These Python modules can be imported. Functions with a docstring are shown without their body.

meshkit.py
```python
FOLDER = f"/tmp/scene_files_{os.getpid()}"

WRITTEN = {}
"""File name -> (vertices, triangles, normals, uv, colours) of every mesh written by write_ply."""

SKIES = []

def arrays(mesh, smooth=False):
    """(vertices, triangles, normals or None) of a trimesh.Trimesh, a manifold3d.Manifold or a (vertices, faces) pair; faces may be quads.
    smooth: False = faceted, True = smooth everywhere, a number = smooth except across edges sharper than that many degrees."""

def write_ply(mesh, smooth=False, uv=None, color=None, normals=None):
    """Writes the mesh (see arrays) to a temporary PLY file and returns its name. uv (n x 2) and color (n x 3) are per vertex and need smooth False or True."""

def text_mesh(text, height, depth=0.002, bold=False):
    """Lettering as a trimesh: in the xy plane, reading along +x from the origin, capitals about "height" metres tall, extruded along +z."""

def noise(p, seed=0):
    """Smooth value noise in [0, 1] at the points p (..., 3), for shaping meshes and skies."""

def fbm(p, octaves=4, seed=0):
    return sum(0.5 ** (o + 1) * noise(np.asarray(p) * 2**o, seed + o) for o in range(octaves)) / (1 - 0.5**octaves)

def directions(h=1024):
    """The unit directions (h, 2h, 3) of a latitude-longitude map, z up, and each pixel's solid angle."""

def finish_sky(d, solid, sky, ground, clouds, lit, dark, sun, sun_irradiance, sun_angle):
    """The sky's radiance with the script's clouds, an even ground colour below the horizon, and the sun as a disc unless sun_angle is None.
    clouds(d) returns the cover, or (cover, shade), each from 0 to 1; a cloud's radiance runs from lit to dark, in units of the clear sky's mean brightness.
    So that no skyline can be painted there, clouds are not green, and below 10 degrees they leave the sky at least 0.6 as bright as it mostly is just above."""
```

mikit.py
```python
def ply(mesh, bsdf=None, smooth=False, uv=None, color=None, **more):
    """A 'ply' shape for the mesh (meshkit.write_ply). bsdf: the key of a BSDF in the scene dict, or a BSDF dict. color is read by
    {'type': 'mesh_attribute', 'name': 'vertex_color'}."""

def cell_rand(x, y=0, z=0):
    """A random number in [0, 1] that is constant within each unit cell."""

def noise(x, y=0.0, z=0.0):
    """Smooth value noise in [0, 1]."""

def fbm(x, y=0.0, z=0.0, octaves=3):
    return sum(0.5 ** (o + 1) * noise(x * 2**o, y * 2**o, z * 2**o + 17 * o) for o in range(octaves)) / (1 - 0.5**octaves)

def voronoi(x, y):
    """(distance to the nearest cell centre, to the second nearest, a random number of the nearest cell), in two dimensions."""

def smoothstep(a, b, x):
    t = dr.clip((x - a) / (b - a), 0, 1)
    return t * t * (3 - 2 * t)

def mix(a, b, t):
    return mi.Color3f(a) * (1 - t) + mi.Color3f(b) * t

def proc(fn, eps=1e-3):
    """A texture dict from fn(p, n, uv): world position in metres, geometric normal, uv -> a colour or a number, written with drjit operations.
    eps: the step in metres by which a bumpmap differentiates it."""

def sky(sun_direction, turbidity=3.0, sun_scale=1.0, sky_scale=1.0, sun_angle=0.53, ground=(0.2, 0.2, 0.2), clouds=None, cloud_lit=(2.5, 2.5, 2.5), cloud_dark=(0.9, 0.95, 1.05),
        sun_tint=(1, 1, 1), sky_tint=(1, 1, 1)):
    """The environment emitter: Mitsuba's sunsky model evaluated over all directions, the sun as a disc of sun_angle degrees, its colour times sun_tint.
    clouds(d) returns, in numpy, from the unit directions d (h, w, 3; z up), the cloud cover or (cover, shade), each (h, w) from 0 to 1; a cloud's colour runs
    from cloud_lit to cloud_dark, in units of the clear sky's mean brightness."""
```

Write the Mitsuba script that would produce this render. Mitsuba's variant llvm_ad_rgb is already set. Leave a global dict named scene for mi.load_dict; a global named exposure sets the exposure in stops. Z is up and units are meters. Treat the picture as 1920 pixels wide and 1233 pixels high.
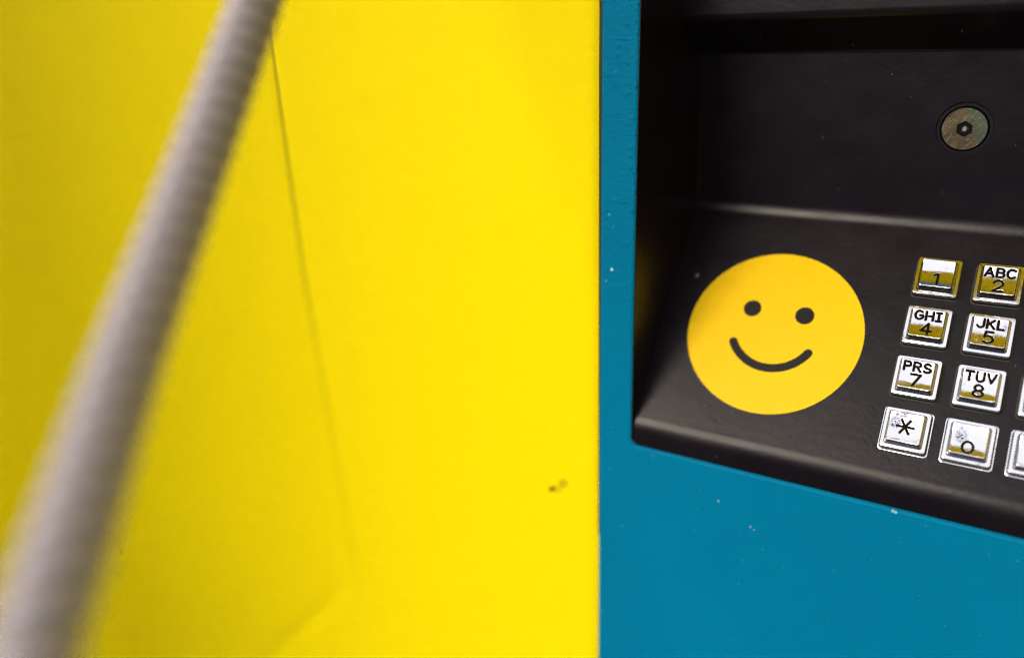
import math
import numpy as np
import drjit as dr
import mitsuba as mi
import trimesh
import manifold3d as m3
from shapely.geometry import LineString, Point, Polygon
from shapely.ops import unary_union
from shapely import contains_xy, distance as shp_distance, points as shp_points
import mikit
import meshkit

T = mi.ScalarTransform4f
MM = 0.001
scene, labels = {}, {}

# ----------------------------------------------------------------------------------------------- camera, light, exposure
CAM = np.array([135.929, -273.578, 69.904]) * MM
FWD = np.array([-0.51027, 0.79331, -0.3321])
DOWN = np.array([0.15363, -0.29586, -0.9428])
scene['camera'] = {
    'type': 'thinlens', 'fov': math.degrees(2 * math.atan(960 / 1569.0)), 'fov_axis': 'x',
    'to_world': T().look_at(origin=CAM.tolist(), target=(CAM + FWD).tolist(), up=(-DOWN).tolist()),
    'aperture_radius': 0.0044, 'focus_distance': 0.288, 'near_clip': 0.005, 'far_clip': 100.0}


scene['daylight'] = mikit.sky([-0.40, -0.92, 0.56], turbidity=3, sun_scale=0.30, sun_angle=34, sun_tint=(0.86, 0.96, 1.16), clouds=lambda d: 1.0,
                              cloud_lit=(0.95, 0.97, 1.09), ground=(0.10, 0.098, 0.096))
exposure = 3.85

# ----------------------------------------------------------------------------------------------- materials
N3 = mikit.noise


def spot(a, b, ca, cb, r):
    """1 in the middle of a small mark, 0 outside it (millimetres)."""
    return 1 - mikit.smoothstep(0.35, 1.0, dr.sqrt(dr.square((a - ca)) + dr.square((b - cb))) / r)


def flecks(a, b, cell, share, size):
    """Sparse small round flecks: a random point in a share of the cells."""
    x, y = a / cell, b / cell
    cx, cy = dr.floor(x), dr.floor(y)
    px, py = 0.2 + 0.6 * mikit.cell_rand(cx, cy, 11), 0.2 + 0.6 * mikit.cell_rand(cx, cy, 12)
    r = size / cell * (0.4 + 0.9 * mikit.cell_rand(cx, cy, 13))
    d = dr.sqrt(dr.square(x - cx - px) + dr.square(y - cy - py))
    return dr.select(mikit.cell_rand(cx, cy, 14) < share, 1 - mikit.smoothstep(0.6, 1.0, d / r), 0.0)


# yellow sheet: frame of the left wall
ANG = math.radians(36.0)
WDIR = np.array([-math.cos(ANG), -math.sin(ANG), 0.0])     # along the wall, away from the corner
WNOR = np.array([math.sin(ANG), -math.cos(ANG), 0.0])      # towards the street
W0 = np.array([0.0, 4.2, 0.0])


def wall_s(p):
    return (p.x * 1000 - W0[0]) * WDIR[0] + (p.y * 1000 - W0[1]) * WDIR[1]


def yellow_color(p, n, uv):
    s, z = wall_s(p), p.z * 1000
    base = mikit.mix((0.85, 0.70, 0.0005), (0.845, 0.695, 0.0005), mikit.fbm(s / 40, z / 40, 3))
    stain_and_shade = dr.maximum(0.8 * spot(s, z, 21.3, -108.6, 2.2), 0.45 * spot(s, z, 16.9, -106.4, 3.0))
    stain_and_shade = dr.maximum(stain_and_shade, 0.3 * spot(s, z, 19.2, -108.9, 3.0))
    stain_and_shade = dr.maximum(stain_and_shade, 0.75 * spot(s, z, 193.5, -117.5, 0.8))
    dirt = 0.04 * mikit.smoothstep(0.62, 0.8, mikit.fbm(s / 9, z / 14, 8))
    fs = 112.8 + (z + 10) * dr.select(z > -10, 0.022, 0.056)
    k = dr.clip((70 - z) / 180, 0, 1)                           # painted crease shade, fades and widens downwards
    crease_shade = 1 - mikit.smoothstep(0.1, 1.0, dr.abs(s - fs) / (0.9 + 3.6 * k))
    stain_and_shade = dr.maximum(stain_and_shade, crease_shade * (0.05 + 0.5 * dr.square(1 - k)) * mikit.smoothstep(-160, -130, z))
    fl = flecks(s, z, 23.0, 0.10, 0.25)
    return mikit.mix(mikit.mix(base, (0.10, 0.09, 0.01), dr.maximum(stain_and_shade, dr.minimum(0.5 * fl + dirt * 0.3, 1))), (0.5, 0.4, 0.1), 0.0)


def yellow_bump(p, n, uv):
    s, z = wall_s(p), p.z * 1000
    h = 0.006 * mikit.fbm(s / 2.2, z / 2.2, 5)
    left = mikit.smoothstep(150, 200, s)
    h += 0.04 * left * mikit.smoothstep(0.66, 0.82, N3(s / 2.6, z / 2.2, 9)) + 0.10 * left * mikit.smoothstep(0.80, 0.9, N3(s / 5.5, z / 4.0, 29))
    for a, b, r in ((205.5, 30.0, 2.6), (211, 11.5, 2.4), (213, 16, 1.6), (206, 61, 1.5), (221, -29, 3.0), (196, 44, 1.6)):
        h += 0.35 * spot(s, z, a, b, r)
    return h * MM


def blue_color(p, n, uv):
    x, z = p.x * 1000, p.z * 1000
    base = mikit.mix((0.0, 0.118, 0.245), (0.0, 0.110, 0.233), mikit.fbm(x / 25, z / 25, 1))
    chip = spot(x, z, 4.9, -13.8, 0.75)
    for a, b, r in ((50.4, -98.9, 0.6), (3.6, 6.8, 0.45), (63.1, -106.1, 0.5), (64.5, -107, 0.4), (110.1, -85.2, 0.75), (111.0, -85.4, 0.7), (2.6, -18.5, 0.4)):
        chip = dr.maximum(chip, 0.42 * spot(x, z, a, b, r))
    chip = dr.maximum(chip, 0.2 * flecks(x, z, 9.0, 0.30, 0.30))
    return mikit.mix(base, (0.42, 0.55, 0.58), chip)


def blue_bump(p, n, uv):
    x, z = p.x * 1000, p.z * 1000
    up = mikit.smoothstep(-70, 5, z) * (1 - mikit.smoothstep(30, 60, x))
    h = 0.008 * mikit.fbm(x / 0.8, z / 0.8, 2)
    for cell, r, a, share in ((1.5, 0.40, 0.20, 0.5), (3.3, 0.30, 0.32, 0.4)):      # blistered paint
        d, _, w = mikit.voronoi(x / cell + 31 * cell, z / cell)
        h += a * up * dr.select(w < share, 1 - mikit.smoothstep(0.05, r, d), 0.0)
    return h * MM


def black_color(p, n, uv):
    x, y, z = p.x * 1000, p.y * 1000, p.z * 1000
    base = mikit.mix((0.0026, 0.0016, 0.0034), (0.0044, 0.0028, 0.0058), mikit.fbm(x / 12, y / 12, z / 12))
    f = 0.7 * flecks(x, z + 0.3 * y, 11.0, 0.2, 0.22)
    f = dr.maximum(f, 0.5 * flecks(x + 3.1, z + 0.3 * y + 5, 3.7, 0.12, 0.13))
    f = dr.maximum(f, spot(x, z, 22.8, -24.75, 1.0))
    rust = mikit.smoothstep(59.5, 62.2, y) * (1 - mikit.smoothstep(14.4, 16.4, x)) * mikit.smoothstep(0, 8, z)
    rust *= 0.10 * mikit.smoothstep(0.25, 0.6, mikit.fbm(z / 9, x / 3, 6))
    base = mikit.mix(base, (0.13, 0.035, 0.012), rust)
    return mikit.mix(base, (0.22, 0.17, 0.16), 0.7 * f)


def black_bump(p, n, uv):
    x, y, z = p.x * 1000, p.y * 1000, p.z * 1000
    h = 0.036 * mikit.fbm(x / 1.2, y / 1.2, z / 1.2) + 0.03 * dr.abs(N3(x / 2.8, y / 2.8 + 40, z / 2.8) - 0.5)
    return h * MM


def black_rough(p, n, uv):
    return 0.25 + 0.14 * mikit.fbm(p.x * 120, p.y * 120, p.z * 120)


def chrome_bump(p, n, uv):
    x, y, z = p.x * 1000, p.y * 1000, p.z * 1000
    return (0.002 * N3(x / 0.16, y / 0.16, z / 0.16) + 0.005 * mikit.fbm(x / 1.0, y / 1.0, z / 1.0)) * MM


def chrome_rough(p, n, uv):
    x, y, z = p.x * 1000, p.y * 1000, p.z * 1000
    return 0.07 + 0.22 * mikit.smoothstep(0.62, 0.85, mikit.fbm(x / 2.5 + 7, y / 2.5, z / 2.5))


def chrome_color(p, n, uv):
    x, y, z = p.x * 1000, p.y * 1000, p.z * 1000
    g = N3(x / 0.30, y / 0.30, z / 0.30)
    patch = 0.8 * mikit.smoothstep(0.68, 0.80, mikit.fbm(x / 3.4 + 3, y / 3.4, z / 3.4))
    for a, b in ((106.2, -57.0), (126.0, -57.2)):     # dark reflection painted into corners of the star and zero keys
        patch = dr.maximum(patch, 1.1 * spot(x, z, a, b, 2.3))
    wear_and_reflection = patch * mikit.smoothstep(0.42, 0.62, g)
    return mikit.mix((0.90, 0.885, 0.90), (0.07, 0.045, 0.06), dr.clip(wear_and_reflection, 0, 1))


def screw_color(p, n, uv):
    x, z = p.x * 1000 - 109.9, p.z * 1000 - 34.2
    st = mikit.fbm((x - z) * 1.9, (x + z) * 0.22, 3)
    c = mikit.mix((0.115, 0.092, 0.052), (0.07, 0.052, 0.036), mikit.smoothstep(0.35, 0.65, st))
    g = mikit.smoothstep(0.5, 5.5, x + 0.4 * z + 3 * (st - 0.5))
    c = mikit.mix(c, (0.06, 0.095, 0.07), 0.75 * g)
    scr = mikit.smoothstep(0.80, 0.86, N3((x - z) * 5.0, (x + z) * 0.5, 8)) + mikit.smoothstep(0.84, 0.9, N3((x + 0.6 * z) * 0.6, (z - x) * 3.0, 2))
    return mikit.mix(c, (0.5, 0.45, 0.36), dr.clip(scr * 0.25, 0, 1))


def painted(color, rough, spec, bump=None, eps=1e-4, **more):
    b = {'type': 'principled', 'base_color': color, 'roughness': rough, 'specular': spec, **more}
    if bump is not None:
        b = {'type': 'bumpmap', 'arbitrary': mikit.proc(bump, eps), 'scale': 1.0, 'bsdf': b}
    return {'type': 'twosided', 'bsdf': b}


def rgb(*c):
    return {'type': 'rgb', 'value': list(c)}


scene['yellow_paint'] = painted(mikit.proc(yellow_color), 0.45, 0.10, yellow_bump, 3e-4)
scene['blue_paint'] = painted(mikit.proc(blue_color), 0.48, 0.03, blue_bump, 1.5e-4)
scene['black_paint'] = painted(mikit.proc(black_color), mikit.proc(black_rough), 0.20, black_bump, 1.5e-4)
scene['shade_black'] = painted(rgb(0.012, 0.014, 0.012), 0.6, 0.3)  # black for added pieces that stand in for shade in gaps
scene['sticker_yellow'] = painted(rgb(0.58, 0.375, 0.0005), 0.36, 0.12)
scene['sticker_black'] = painted(rgb(0.005, 0.0045, 0.005), 0.45, 0.14)
scene['chrome'] = painted(mikit.proc(chrome_color), mikit.proc(chrome_rough), 0.5, chrome_bump, 5e-5, metallic=1.0)
scene['dark_chrome'] = painted(rgb(0.07, 0.065, 0.07), 0.28, 0.5, metallic=1.0)  # much darker chrome, for the sides of the caps
scene['hole_shade'] = painted(rgb(0.003, 0.003, 0.003), 0.8, 0.05)
scene['key_ink'] = painted(rgb(0.004, 0.003, 0.0035), 0.7, 0.05)
scene['zinc_passivated'] = painted(mikit.proc(screw_color), 0.36, 0.5, metallic=0.9)
scene['cord_metal'] = painted({'type': 'mesh_attribute', 'name': 'vertex_color'}, 0.42, 0.4, metallic=0.3)


# ----------------------------------------------------------------------------------------------- helpers
def put(key, mesh, mat, smooth=False, label=None, cat=None, group=None, kind=None, **more):
    scene[key] = mikit.ply(mesh, mat, smooth, **more)
    note(key, label, cat, group, kind)


def note(key, label=None, cat=None, group=None, kind=None):
    d = {k: v for k, v in (('label', label), ('category', cat), ('group', group), ('kind', kind)) if v}
    if d:
        labels[key] = d


def tm(v, f):
    return trimesh.Trimesh(np.asarray(v, float) * MM, np.asarray(f, int), process=False)


def from_manifold(m):
    q = m.to_mesh()
    return trimesh.Trimesh(np.asarray(q.vert_properties[:, :3], float) * MM, np.asarray(q.tri_verts), process=False)


def fillet(pts, step=9.0):
    """Polygon corners (x, y, radius) -> outline with round corners."""
    out, n = [], len(pts)
    for i in range(n):
        p0, p1, p2 = (np.array(pts[(i + k) % n][:2], float) for k in (-1, 0, 1))
        r = pts[i][2] if len(pts[i]) > 2 else 0
        if not r:
            out.append(p1)
            continue
        a, b = (p0 - p1) / np.linalg.norm(p0 - p1), (p2 - p1) / np.linalg.norm(p2 - p1)
        half = math.acos(np.clip(a @ b, -1, 1)) / 2
        d = r / math.tan(half)
        c = p1 + (a + b) / np.linalg.norm(a + b) * r / math.sin(half)
        s, e = p1 + a * d - c, p1 + b * d - c
        t0, t1 = math.atan2(s[1], s[0]), math.atan2(e[1], e[0])
        dt = (t1 - t0 + math.pi) % (2 * math.pi) - math.pi
        k = max(2, int(abs(math.degrees(dt)) / step) + 1)
        out += [c + r * np.array([math.cos(t0 + dt * j / k), math.sin(t0 + dt * j / k)]) for j in range(k + 1)]
    return np.array(out)


def rounded_box(x0, x1, y0, y1, z0, z1, r, seg=12):
    s = m3.Manifold.sphere(r, seg)
    m = m3.Manifold.batch_hull([s.translate([x, y, z]) for x in (x0 + r, x1 - r) for y in (y0 + r, y1 - r) for z in (z0 + r, z1 - r)])
    return m


def grid_faces(n, m):
    i, j = np.meshgrid(np.arange(n - 1), np.arange(m - 1), indexing='ij')
    a = (i * m + j).ravel()
    return np.vstack([np.stack([a, a + m, a + m + 1], 1), np.stack([a, a + m + 1, a + 1], 1)])


# ----------------------------------------------------------------------------------------------- phone booth (yellow hood)
def smin(a, b, k):
    h = np.clip(0.5 + 0.5 * (b - a) / k, 0, 1)
    return b * (1 - h) + a * h - k * h * (1 - h)


def softplus(a, k):
    return 0.5 * (a + np.sqrt(a * a + k * k))


s_lines = np.unique(np.concatenate([np.linspace(-6, 100, 80), np.linspace(100, 122, 90), np.linspace(122, 330, 130)]))
z_lines = np.unique(np.concatenate([np.linspace(-340, -250, 40), np.linspace(-250, 120, 240), np.linspace(120, 380, 70)]))
S, Z = np.meshgrid(s_lines, z_lines, indexing='ij')
fold_s = np.interp(Z, [-150, -103, -10, 64, 400], [107.3, 107.6, 112.8, 114.4, 120])
d1 = S - fold_s                                              # left of the upright fold
ex, ez = np.array([107.3, -147.0]), np.array([146.0, -184.0])
ed = (ez - ex) / np.linalg.norm(ez - ex)
d2 = (S - ex[0]) * (-ed[1]) + (Z - ex[1]) * ed[0]            # above the slanting fold
inside = smin(d1, d2, 16.0)
HGT = 0.10 * softplus(inside, 14.0)
HGT += 0.0008 * np.clip(S - 112, 0, 130) ** 2 + 0.208 * np.clip(S - 242, 0, None)
w1 = np.interp(Z, [-150, -100, 0, 64, 110], [6.5, 5.5, 3.2, 1.3, 0.9])
dep = np.interp(Z, [-155, -140, -100, 0, 64, 110], [0.05, 0.16, 0.42, 0.75, 0.95, 1.0])
HGT -= 0.22 * dep * np.exp(-(d1 / w1) ** 2) * (Z > -160)
t2 = (S - ex[0]) * ed[0] + (Z - ex[1]) * ed[1]
HGT -= 0.65 * np.exp(-(d2 / 4.0) ** 2) * np.clip(t2 / 25, 0, 1)
HGT += 0.5 * (meshkit.fbm(np.stack([S / 70, Z / 90, S * 0], -1), 2, 5) - 0.5)
front = W0 + S[..., None] * WDIR + HGT[..., None] * WNOR + Z[..., None] * np.array([0, 0, 1.0])
back = W0 + S[..., None] * WDIR - 3.0 * WNOR + Z[..., None] * np.array([0, 0, 1.0])
n_s, n_z = S.shape
gf = grid_faces(n_s, n_z)
# outer skin: a plain sheet behind, joined along the free edge
v = np.vstack([front.reshape(-1, 3), back[[0, 0, -1, -1], [0, -1, -1, 0]]])
nb = n_s * n_z
e0, e1 = (n_s - 1) * n_z, n_s * n_z - 1
f = np.vstack([gf, [[nb, nb + 1, nb + 2], [nb, nb + 2, nb + 3], [e0, nb + 3, nb + 2], [e0, nb + 2, e1]]])
put('phone_booth__side_panel', tm(v, f), 'yellow_paint', 30, 'yellow painted sheet metal side with a thin crease, left of the blue panel')
note('phone_booth', 'yellow painted metal phone booth side with a thin crease line, behind the grey cord', 'phone booth')
lipq = W0 + 258 * WDIR  # added unseen lip, shades the left of the yellow side
lip = m3.CrossSection([[list((lipq + a * WDIR + b * WNOR)[:2]) for a, b in ((0, -5), (14, -5), (14, 86), (0, 86))]], m3.FillRule.NonZero).extrude(721).translate([0, 0, -340])
put('phone_booth__added_shade_lip', from_manifold(lip), 'yellow_paint')
# the right side and the hood, outside the frame
XR = 246.0
RA = math.radians(66.0)
rp = np.array([[XR, 4.2], [XR + 230 * math.cos(RA), 4.2 - 230 * math.sin(RA)], [XR + 230 * math.cos(RA) + 3, 5 - 230 * math.sin(RA)], [XR + 3, 6.0]])
put('phone_booth__side_panel_001', from_manifold(m3.CrossSection([rp.tolist()]).extrude(720).translate([0, 0, -340])), 'yellow_paint')
lw = W0[:2] + 330 * WDIR[:2]
hood = np.array([[0, 8], [lw[0], lw[1]], [-130, -172], [XR + 130, -172], [XR + 200 * math.cos(RA), 4.2 - 170 * math.sin(RA)], [XR, 8]])
hood = Polygon(hood).convex_hull
put('phone_booth__hood', from_manifold(m3.CrossSection([np.array(hood.exterior.coords)[:-1].tolist()], m3.FillRule.NonZero).extrude(30).translate([0, 0, 381])), 'yellow_paint')

# ----------------------------------------------------------------------------------------------- payphone
PHI = math.radians(50.864)
DEPTH = 62.7
AX = 14.25
XE = 216.0
ZB, ZT = -84.5, 215.0
U = np.array([1.0, 0, 0])
SD = np.array([0, -math.cos(PHI), -math.sin(PHI)])           # down the keypad slope
SN = np.array([0, -math.sin(PHI), math.cos(PHI)])            # out of the keypad slope
S0 = np.array([0, DEPTH, 0])


def slope(v):
    """Points (x, s, h) of the keypad slope: across, down from its back edge, above it -> the world."""
    v = np.asarray(v, float)
    return S0 + v[..., :1] * U + v[..., 1:2] * SD + v[..., 2:3] * SN


def slope_matrix():
    m = np.eye(4)
    m[:3, 0], m[:3, 1], m[:3, 2], m[:3, 3] = U, -SD, SN, S0 * MM
    return m


# blue face panel: front face with a rounded-rectangle opening, rolled edges
def ring(x0, x1, z0, z1, r, k=10):
    out = []
    for cx, cz, a0 in ((x1 - r, z1 - r, 0), (x0 + r, z1 - r, 90), (x0 + r, z0 + r, 180), (x1 - r, z0 + r, 270)):
        for j in range(k + 1):
            a = math.radians(a0 + 90 * j / k)
            out.append((cx + r * math.cos(a), cz + r * math.sin(a)))
    return np.array(out)


def face_panel():
    vs, fs, R, at = [], [], 1.1, 0
    th = np.radians(np.linspace(0, 90, 8))
    levels = [(R * (1 - math.sin(t)), R * (1 - math.cos(t))) for t in th]      # (inset, depth): rim -> flat
    rims = {}
    for which in ('outer', 'hole'):
        rows = []
        prof = [(0.0, 3.0)] + [(R - R * math.cos(t), R - R * math.sin(t)) for t in th]   # wall, then the roll to the face
        for ins, dp in prof:
            q = ring(0 + ins, 244 - ins, -340 + ins, 380 - ins, 2.0 - min(ins, 1.5)) if which == 'outer' else ring(AX - 0.25 - ins, XE + 0.25 + ins, ZB - ins, ZT + ins, 3.2 + ins)
            rows.append(np.stack([q[:, 0], np.full(len(q), dp), q[:, 1]], 1))
        m = len(rows[0])
        for a in range(len(rows) - 1):
            i = np.arange(m)
            p, q2 = at + a * m + i, at + a * m + (i + 1) % m
            fs += [np.stack([p, q2, q2 + m], 1), np.stack([p, q2 + m, p + m], 1)]
        rims[which] = at + (len(rows) - 1) * m
        vs.append(np.vstack(rows))
        at += len(rows) * m
    V = np.vstack(vs)
    m = len(ring(0, 9, 0, 9, 1))
    o, h = rims['outer'], rims['hole']
    i = np.arange(m)
    fs += [np.stack([o + i, o + (i + 1) % m, h + (i + 1) % m], 1), np.stack([o + i, h + (i + 1) % m, h + i], 1)]
    return V, np.vstack(fs)


V, F = face_panel()
put('payphone__face_panel', tm(V, F), 'blue_paint', 40, 'blue painted metal front panel with small paint bubbles')
note('payphone', 'blue payphone front with a black recess and chrome keys, right of the yellow sheet', 'payphone')
# added dark strip standing in for shade beside the blue panel, running out towards its bottom
gap_shade = m3.Manifold.hull_points([[-1.1, 0.3, 380], [-1.1, 5, 380], [3, 0.3, 380], [3, 5, 380], [-0.9, 0.3, 60], [-0.15, 0.4, -130], [-0.1, 5, -130], [3, 0.4, -130], [3, 5, -130]])
put('payphone__gap_shade', from_manifold(gap_shade), 'shade_black')

# black recess: one casting, its section (y, z) run across, with a wall at each end
sec = fillet([(38, ZT + 6), (38.0, 72.5, 3.5), (60.2, 60.6, 1.6), (DEPTH, 0, 8.0), (1.0, -(DEPTH - 1.0) / math.cos(PHI) * math.sin(PHI), 10.0),
              (2.2, -92), (84, -92), (84, ZT + 6)])
run = m3.CrossSection([sec.tolist()], m3.FillRule.NonZero).extrude(XE - AX + 4)
rot = np.array([[0, 0, 1, AX - 2], [1, 0, 0, 0], [0, 1, 0, 0.0]])
casting = run.transform(rot)
side = fillet([(0.7, ZT + 6), (0.7, -92), (84, -92), (84, ZT + 6)])


def end_wall(x0, x1, lip):
    w = m3.CrossSection([side.tolist()], m3.FillRule.NonZero).extrude(x1 - x0).transform(np.array([[0, 0, 1, x0], [1, 0, 0, 0], [0, 1, 0, 0.0]]))
    return w


casting = casting + end_wall(AX - 5, AX, 1) + end_wall(XE, XE + 5, -1)
# rounded inner corner between the left wall and the slope and back: a small cove
SX, SZ = 109.9, 34.2


def along_y(r0, r1, y0, y1, n=72):
    """Cone frustum along +y."""
    c = m3.Manifold.cylinder(y1 - y0, r0, r1, n)
    return c.transform(np.array([[1, 0, 0, SX], [0, 0, 1, y0], [0, -1, 0, SZ]], float))


wall_y = DEPTH - (DEPTH - 60.2) * SZ / 60.6
casting = casting - along_y(9.2, 8.8, wall_y - 0.4, wall_y + 0.55) - along_y(7.75, 7.75, wall_y, wall_y + 5)
put('payphone__recess', from_manifold(casting), 'black_paint', 28, 'black textured metal recess around the keys')

# security screw
head = along_y(7.05, 7.2, wall_y - 0.15, wall_y + 0.05) + along_y(7.2, 7.2, wall_y + 0.05, wall_y + 4.5)
hexa = m3.Manifold.cylinder(2.4, 2.75, 2.65, 6).rotate([0, 0, 30]).transform(np.array([[1, 0, 0, SX], [0, 0, 1, wall_y - 0.35], [0, -1, 0, SZ]], float))
put('payphone__screw', from_manifold(head - hexa), 'zinc_passivated', 28, 'round yellow-zinc security screw in the back of the recess')
pin = m3.Manifold.batch_hull([along_y(0.75, 1.15, wall_y - 0.1, wall_y + 0.3, 28), along_y(1.15, 1.15, wall_y + 0.3, wall_y + 2.4, 28)])
put('payphone__screw__pin', from_manifold(pin), 'chrome', 28)
socket_shade = m3.Manifold.cylinder(1.4, 2.6, 2.6, 6).rotate([0, 0, 30]).transform(np.array([[1, 0, 0, SX], [0, 0, 1, wall_y + 0.5], [0, -1, 0, SZ]], float))  # black plug standing in for the shade inside the hex
put('payphone__screw__socket_shade', from_manifold(socket_shade), 'hole_shade', 28)

# ---- keys
def arc(cx, cy, rx, ry, a0, a1, n=22):
    t = np.radians(np.linspace(a0, a1, n))
    return [(cx + rx * math.cos(a), cy + ry * math.sin(a)) for a in t]


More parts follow.
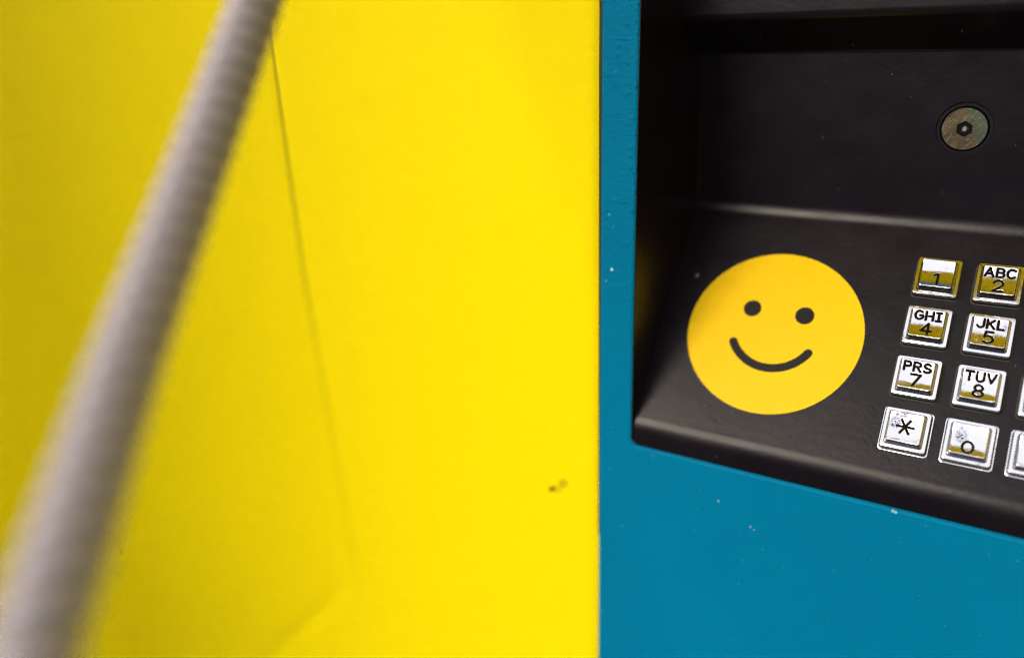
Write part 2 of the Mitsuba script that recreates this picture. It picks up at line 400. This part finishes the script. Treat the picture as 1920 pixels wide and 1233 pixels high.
# single-stroke engraving alphabet, unit height, y up; (width, strokes)
GLYPH = {
    'A': (0.86, [[(0, 0), (0.43, 1), (0.86, 0)], [(0.15, 0.33), (0.71, 0.33)]]),
    'B': (0.70, [[(0, 0), (0, 1), (0.40, 1)] + arc(0.40, 0.765, 0.25, 0.235, 90, -90) + [(0, 0.53)], [(0.40, 0.53)] + arc(0.42, 0.265, 0.28, 0.265, 90, -90) + [(0, 0)]]),
    'C': (0.80, [arc(0.45, 0.5, 0.45, 0.5, 48, 312, 30)]),
    'D': (0.76, [[(0, 0), (0, 1), (0.30, 1)] + arc(0.30, 0.5, 0.46, 0.5, 90, -90) + [(0, 0)]]),
    'E': (0.62, [[(0.62, 1), (0, 1), (0, 0), (0.62, 0)], [(0, 0.52), (0.5, 0.52)]]),
    'F': (0.60, [[(0.60, 1), (0, 1), (0, 0)], [(0, 0.52), (0.48, 0.52)]]),
    'G': (0.82, [arc(0.44, 0.5, 0.44, 0.5, 50, 340, 30) + [(0.86, 0.46), (0.50, 0.46)]]),
    'H': (0.74, [[(0, 0), (0, 1)], [(0.74, 0), (0.74, 1)], [(0, 0.5), (0.74, 0.5)]]),
    'I': (0.52, [[(0.26, 0), (0.26, 1)], [(0, 1), (0.52, 1)], [(0, 0), (0.52, 0)]]),
    'J': (0.66, [[(0.66, 1), (0.66, 0.32)] + arc(0.34, 0.32, 0.32, 0.32, 0, -160)]),
    'K': (0.72, [[(0, 0), (0, 1)], [(0.68, 1), (0, 0.38)], [(0.24, 0.60), (0.72, 0)]]),
    'L': (0.60, [[(0, 1), (0, 0), (0.60, 0)]]),
    'M': (0.90, [[(0, 0), (0, 1), (0.45, 0.25), (0.90, 1), (0.90, 0)]]),
    'N': (0.74, [[(0, 0), (0, 1), (0.74, 0), (0.74, 1)]]),
    'O': (0.88, [arc(0.44, 0.5, 0.44, 0.5, 0, 360, 34)]),
    'P': (0.68, [[(0, 0), (0, 1), (0.38, 1)] + arc(0.38, 0.735, 0.28, 0.265, 90, -90) + [(0, 0.47)]]),
    'R': (0.72, [[(0, 0), (0, 1), (0.40, 1)] + arc(0.40, 0.745, 0.27, 0.255, 90, -90) + [(0, 0.49)], [(0.36, 0.49), (0.72, 0)]]),
    'S': (0.70, [arc(0.36, 0.745, 0.31, 0.255, 35, 250, 20) + [(0.36, 0.5)] + arc(0.36, 0.255, 0.35, 0.255, 70, -145, 20)]),
    'T': (0.78, [[(0, 1), (0.78, 1)], [(0.39, 1), (0.39, 0)]]),
    'U': (0.72, [[(0, 1), (0, 0.36)] + arc(0.36, 0.36, 0.36, 0.36, 180, 360) + [(0.72, 1)]]),
    'V': (0.80, [[(0, 1), (0.40, 0), (0.80, 1)]]),
    'W': (1.0, [[(0, 1), (0.25, 0), (0.5, 0.8), (0.75, 0), (1.0, 1)]]),
    'X': (0.74, [[(0, 0), (0.74, 1)], [(0, 1), (0.74, 0)]]),
    'Y': (0.76, [[(0, 1), (0.38, 0.5), (0.76, 1)], [(0.38, 0.5), (0.38, 0)]]),
    '0': (0.76, [arc(0.38, 0.5, 0.38, 0.5, 0, 360, 34)]),
    '1': (0.40, [[(0.0, 0.90), (0.30, 1.0), (0.30, 0)]]),
    '2': (0.66, [arc(0.32, 0.69, 0.31, 0.31, 165, -35, 20) + [(0.02, 0.0), (0.68, 0)]]),
    '3': (0.66, [arc(0.30, 0.755, 0.28, 0.245, 150, -90, 20), arc(0.30, 0.26, 0.34, 0.26, 90, -150, 20)]),
    '4': (0.72, [[(0.50, 0), (0.50, 1), (0, 0.28), (0.74, 0.28)]]),
    '5': (0.66, [[(0.60, 1), (0.12, 1), (0.06, 0.54)] + arc(0.30, 0.32, 0.34, 0.32, 125, -140, 22)]),
    '6': (0.66, [arc(0.34, 0.31, 0.31, 0.31, 0, 360, 28), [(0.045, 0.40)] + arc(0.60, 0.42, 0.56, 0.58, 170, 100, 12)]),
    '7': (0.66, [[(0, 1), (0.66, 1), (0.20, 0)]]),
    '8': (0.66, [arc(0.33, 0.755, 0.26, 0.245, 0, 360, 26), arc(0.33, 0.255, 0.32, 0.255, 0, 360, 28)]),
    '9': (0.66, [arc(0.33, 0.69, 0.31, 0.31, 0, 360, 28), [(0.625, 0.62)] + arc(0.06, 0.58, 0.56, 0.58, 0, -75, 12)]),
    '*': (1.0, [[(0.5 + 0.5 * math.cos(a), 0.5 + 0.5 * math.sin(a)), (0.5 - 0.5 * math.cos(a), 0.5 - 0.5 * math.sin(a))] for a in (0, math.pi / 3, 2 * math.pi / 3)]),
    '#': (0.9, [[(0.30, 0), (0.30, 1)], [(0.62, 0), (0.62, 1)], [(0, 0.32), (0.92, 0.32)], [(0, 0.68), (0.92, 0.68)]]),
}


def strokes(text, h, cy, gap, wide=1.0):
    w = sum(GLYPH[c][0] * h * wide for c in text) + gap * (len(text) - 1)
    x, out = -w / 2, []
    for c in text:
        for st in GLYPH[c][1]:
            out.append(LineString([(x + a * h * wide, cy + (b - 0.5) * h) for a, b in st]))
        x += GLYPH[c][0] * h * wide + gap
    return unary_union(out)


CAPW, CAPH, FLH = 10.6, 5.9, 2.9            # cap width, cap top and flange top above the slope
PITCH, KX, KS, FL = 19.0, 109.405, 22.043, 14.05


def cap_height(x, y):
    """Top of a key cap above the slope: dished along its length, rolled at the rim."""
    q = np.minimum(CAPW / 2 - np.abs(x), CAPW / 2 - np.abs(y))
    roll = 0.40
    e = np.clip(q / roll, 0, 1)
    dish = 0.44 * (1 - (y / (CAPW / 2)) ** 2) + 0.10 * (1 - (x / (CAPW / 2)) ** 2)
    return CAPH - dish - roll * (1 - np.sqrt(np.clip(1 - (1 - e) ** 2, 0, 1)))


def key_meshes(lines, seed):
    n = 139
    g = np.linspace(-CAPW / 2, CAPW / 2, n)
    # finer rows at the rim
    X, Y = np.meshgrid(g, g, indexing='ij')
    rc = 0.9                                                    # squircle the corners a little
    k = CAPW / 2 - rc
    ax, ay = np.abs(X), np.abs(Y)
    both = (ax > k) & (ay > k)
    m = np.maximum(ax - k, ay - k) / np.maximum(np.hypot(ax - k, ay - k), 1e-9)
    sc = np.where(both, m, 1.0)
    XR_ = np.where(both, np.sign(X) * (k + (ax - k) * sc), X)
    YR_ = np.where(both, np.sign(Y) * (k + (ay - k) * sc), Y)
    H = cap_height(X, Y) + 0.10 * math.sin(seed * 2.4) * (Y / 5) ** 2
    H += 0.034 * (meshkit.fbm(np.stack([X / 2.4, Y / 2.4, X * 0 + seed], -1), 3, seed) - 0.5)
    ink = None
    if lines is not None:
        d = shp_distance(lines, shp_points(XR_.ravel(), YR_.ravel())).reshape(n, n)
        half = 0.325
        groove = np.clip((half + 0.10 - d) / 0.16, 0, 1)
        H0 = H.copy()
        H = H - 0.34 * groove * groove * (3 - 2 * groove)
        poly = lines.buffer(half - 0.04, quad_segs=6)
        parts = []
        for gpoly in getattr(poly, 'geoms', [poly]):
            pm = trimesh.creation.extrude_polygon(gpoly, 0.2, engine='earcut')
            pm = pm.subdivide_to_size(0.9)
            parts.append(pm)
        ink = trimesh.util.concatenate(parts)
        v = np.array(ink.vertices)
        v[:, 2] = cap_height(v[:, 0], v[:, 1]) - 0.34 + v[:, 2]
        ink = (v, np.array(ink.faces))
    top = np.stack([XR_, YR_, H], -1).reshape(-1, 3)
    faces = grid_faces(n, n)
    idx = np.arange(n * n).reshape(n, n)
    loop = np.concatenate([idx[:, 0], idx[-1, 1:], idx[-2::-1, -1], idx[0, -2:0:-1]])
    low = top[loop].copy()
    low[:, :2] *= 1.11
    low[:, 2] = FLH - 0.2
    b = np.arange(len(loop))
    nxt = (b + 1) % len(loop)
    o = n * n
    wall = np.vstack([np.stack([loop[b], o + b, o + nxt], 1), np.stack([loop[b], o + nxt, loop[nxt]], 1)])
    skirt = (np.vstack([top[loop], low]), np.vstack([np.stack([b, len(loop) + b, len(loop) + nxt], 1), np.stack([b, len(loop) + nxt, nxt], 1)]))
    return (top, faces), skirt, ink


def flange_mesh(foot):
    R = 0.9
    th = np.radians(np.linspace(0, 90, 5))
    c = 0.20
    prof = ([(0.75, -0.4), (0.72, 0.34), (0.40, 0.40), (0.0, 0.3)] if foot else [(0.0, -0.4)]) + [(0.0, FLH - c)] + [(-(c - c * math.cos(t)), FLH - c + c * math.sin(t)) for t in th[1:]]
    rows = []
    for ins, hh in prof:
        q = ring(-FL / 2 - ins, FL / 2 + ins, -FL / 2 - ins, FL / 2 + ins, R + min(ins, 0.3), 6)
        rows.append(np.column_stack([q, np.full(len(q), hh)]))
    m = len(rows[0])
    fs = []
    i = np.arange(m)
    for a in range(len(rows) - 1):
        p, q = a * m + i, a * m + (i + 1) % m
        fs += [np.stack([p, q, q + m], 1), np.stack([p, q + m, p + m], 1)]
    top = (len(rows) - 1) * m
    inner = np.column_stack([ring(-5.95, 5.95, -5.95, 5.95, 0.9, 6), np.full(m, FLH)])
    dip = inner.copy()
    dip[:, 2] -= 0.6
    V = np.vstack(rows + [inner, dip])
    for t in (top, top + m):
        p, q = t + i, t + (i + 1) % m
        fs += [np.stack([p, q, q + m], 1), np.stack([p, q + m, p + m], 1)]
    return V, np.vstack(fs)


def shade_ring_mesh():  # black ring added as the shade in the gap round a key
    rows = [np.column_stack([q, np.full(len(q), h)]) for q, h in ((ring(*([-FL / 2 - i, FL / 2 + i] * 2), 0.9 + i, 6), h) for i, h in ((0.75, -0.4), (0.70, 0.18), (0.30, 0.25), (0.26, FLH - 0.9), (-0.1, FLH - 0.75)))]
    m, i = len(rows[0]), np.arange(len(rows[0]))
    fs = []
    for a in range(len(rows) - 1):
        p, q = a * m + i, a * m + (i + 1) % m
        fs += [np.stack([p, q, q + m], 1), np.stack([p, q + m, p + m], 1)]
    return np.vstack(rows), np.vstack(fs)


KEYS = [('', '1'), ('ABC', '2'), ('DEF', '3'), ('GHI', '4'), ('JKL', '5'), ('MNO', '6'), ('PRS', '7'), ('TUV', '8'), ('WXY', '9'), ('', '*'), ('', '0'), ('', '#')]
shade_ring_vf = shade_ring_mesh()
flanges = [flange_mesh(False), flange_mesh(True)]
rng = np.random.default_rng(4)
for i, (let, dig) in enumerate(KEYS):
    r, c = divmod(i, 3)
    parts = []
    if let:
        parts.append(strokes(let, 2.95, 2.75, 1.0, 1.0))
    if dig == '*':
        parts.append(strokes('*', 5.2, 0.3, 0))
    elif dig == '0':
        parts.append(strokes('0', 3.8, -2.4, 0, 1.08))
    elif dig == '#':
        parts.append(strokes('#', 4.4, 0.2, 0))
    elif dig == '1':
        parts.append(strokes('1', 3.9, -2.1, 0))
    else:
        parts.append(strokes(dig, 4.0, -2.0, 0, 1.10))
    (cv, cf), sk, ink = key_meshes(unary_union(parts), i + 1)
    tilt = rng.normal(0, 0.009, 2)
    at = np.array([KX + c * PITCH, KS + r * PITCH])

    def place(v):
        v = np.asarray(v, float)
        h = v[:, 2] + (v[:, 0] * tilt[0] + v[:, 1] * tilt[1])
        return slope(np.column_stack([at[0] + v[:, 0], at[1] - v[:, 1], h]))

    key = 'payphone__key' + ('' if i == 0 else f'_{i:03d}')
    name = {'*': 'a star', '#': 'a hash sign', '0': 'the digit 0', '1': 'the digit 1'}.get(dig, f'{let} and the digit {dig}')
    fl_v, fl_f = flanges[int(r == 3)]
    put(key, tm(place(fl_v), fl_f), 'chrome', 30, f'square chrome key engraved with {name}')
    put(key + '__cap', tm(place(cv), cf), 'chrome', 35)
    put(key + '__shade_ring', tm(place(shade_ring_vf[0]), shade_ring_vf[1]), 'shade_black', 30)
    put(key + '__skirt', tm(place(sk[0]), sk[1]), 'dark_chrome', 35)
    put(key + '__legend', tm(place(ink[0]), ink[1]), 'key_ink')

# ----------------------------------------------------------------------------------------------- smiley sticker
CX, CS = 57.66, 50.88


def sticker_part(poly, h0, h1):
    m = trimesh.creation.extrude_polygon(poly, h1 - h0, engine='earcut')
    v = np.array(m.vertices)
    return tm(slope(np.column_stack([CX + v[:, 0], CS - v[:, 1], h0 + v[:, 2]])), m.faces)


note('smiley_sticker', 'round yellow smiling face sticker on the black slope left of the chrome keys', 'sticker')
put('smiley_sticker__disc', sticker_part(Point(0, 0).buffer(32.45, quad_segs=48), -0.1, 0.28), 'sticker_yellow')
put('smiley_sticker__eye', sticker_part(Point(-9.5, 8.2).buffer(3.35, quad_segs=16), 0.1, 0.42), 'sticker_black')
put('smiley_sticker__eye_001', sticker_part(Point(10.25, 8.15).buffer(3.45, quad_segs=16), 0.1, 0.42), 'sticker_black')
mouth = LineString([(0.6 + 16.0 * math.sin(a), 1.5 - 16.0 * math.cos(a)) for a in np.radians(np.linspace(-61, 61, 50))]).buffer(1.6, quad_segs=10)
put('smiley_sticker__mouth', sticker_part(mouth, 0.1, 0.42), 'sticker_black')

# ----------------------------------------------------------------------------------------------- armoured handset cord
from scipy.interpolate import CubicSpline
knots = np.array([[-52, -82, 381], [-52, -84, 250], [-46, -90, 165], [-34, -103, 118], [-21.8, -123.4, 92.7], [-14.2, -138.4, 78.5], [-3.0, -164.4, 53.4], [8.2, -187.0, 34.0], [20.5, -207.3, 19.2], [31.7, -222.9, 8.9],
                  [41.0, -235.8, 0.6], [47.5, -246, -10], [52, -256, -50], [50, -256, -120], [44, -246, -230]], float)
tk = np.concatenate([[0], np.cumsum(np.linalg.norm(np.diff(knots, axis=0), axis=1))])
cs = CubicSpline(tk, knots)
tt = np.linspace(0, tk[-1], 1500)
ctr, tan = cs(tt), cs(tt, 1)
tan /= np.linalg.norm(tan, axis=1, keepdims=True)
arcl = np.concatenate([[0], np.cumsum(np.linalg.norm(np.diff(ctr, axis=0), axis=1))])
na = np.cross(tan, [0.3, 0.5, -0.8])
na /= np.linalg.norm(na, axis=1, keepdims=True)
nb_ = np.cross(tan, na)
K = 56
an = np.arange(K) * 2 * math.pi / K
ph = (arcl[:, None] / 5.6 - an[None, :] / (2 * math.pi)) % 1.0
prof = np.where(ph < 0.72, np.sqrt(np.clip(1 - ((ph - 0.36) / 0.40) ** 2, 0, 1)), 0.0)
rad = 4.75 + 0.95 * prof
rib_shade = (np.clip(1.15 * prof, 0, 1) * (0.85 + 0.3 * meshkit.fbm(np.stack(np.broadcast_arrays(arcl[:, None] / 9, 2 * np.cos(an)[None, :], 2 * np.sin(an)[None, :]), -1), 3, 2)))[..., None]
ccol = np.array([0.125, 0.112, 0.115]) * (1 - rib_shade) + np.array([0.25, 0.225, 0.245]) * rib_shade  # groove shade painted into the cord colour, lighter on the ribs
cv = ctr[:, None] + rad[..., None] * (np.cos(an)[None, :, None] * na[:, None] + np.sin(an)[None, :, None] * nb_[:, None])
i, j = np.meshgrid(np.arange(len(tt) - 1), np.arange(K), indexing='ij')
a, b = (i * K + j).ravel(), (i * K + (j + 1) % K).ravel()
put('handset_cord', tm(cv.reshape(-1, 3), np.vstack([np.stack([a, b, b + K], 1), np.stack([a, b + K, a + K], 1)])), 'cord_metal', True, color=np.clip(ccol.reshape(-1, 3), 0, 1), label='grey ribbed metal armoured handset cord hanging slanted in front of the yellow sheet', cat='phone cord')
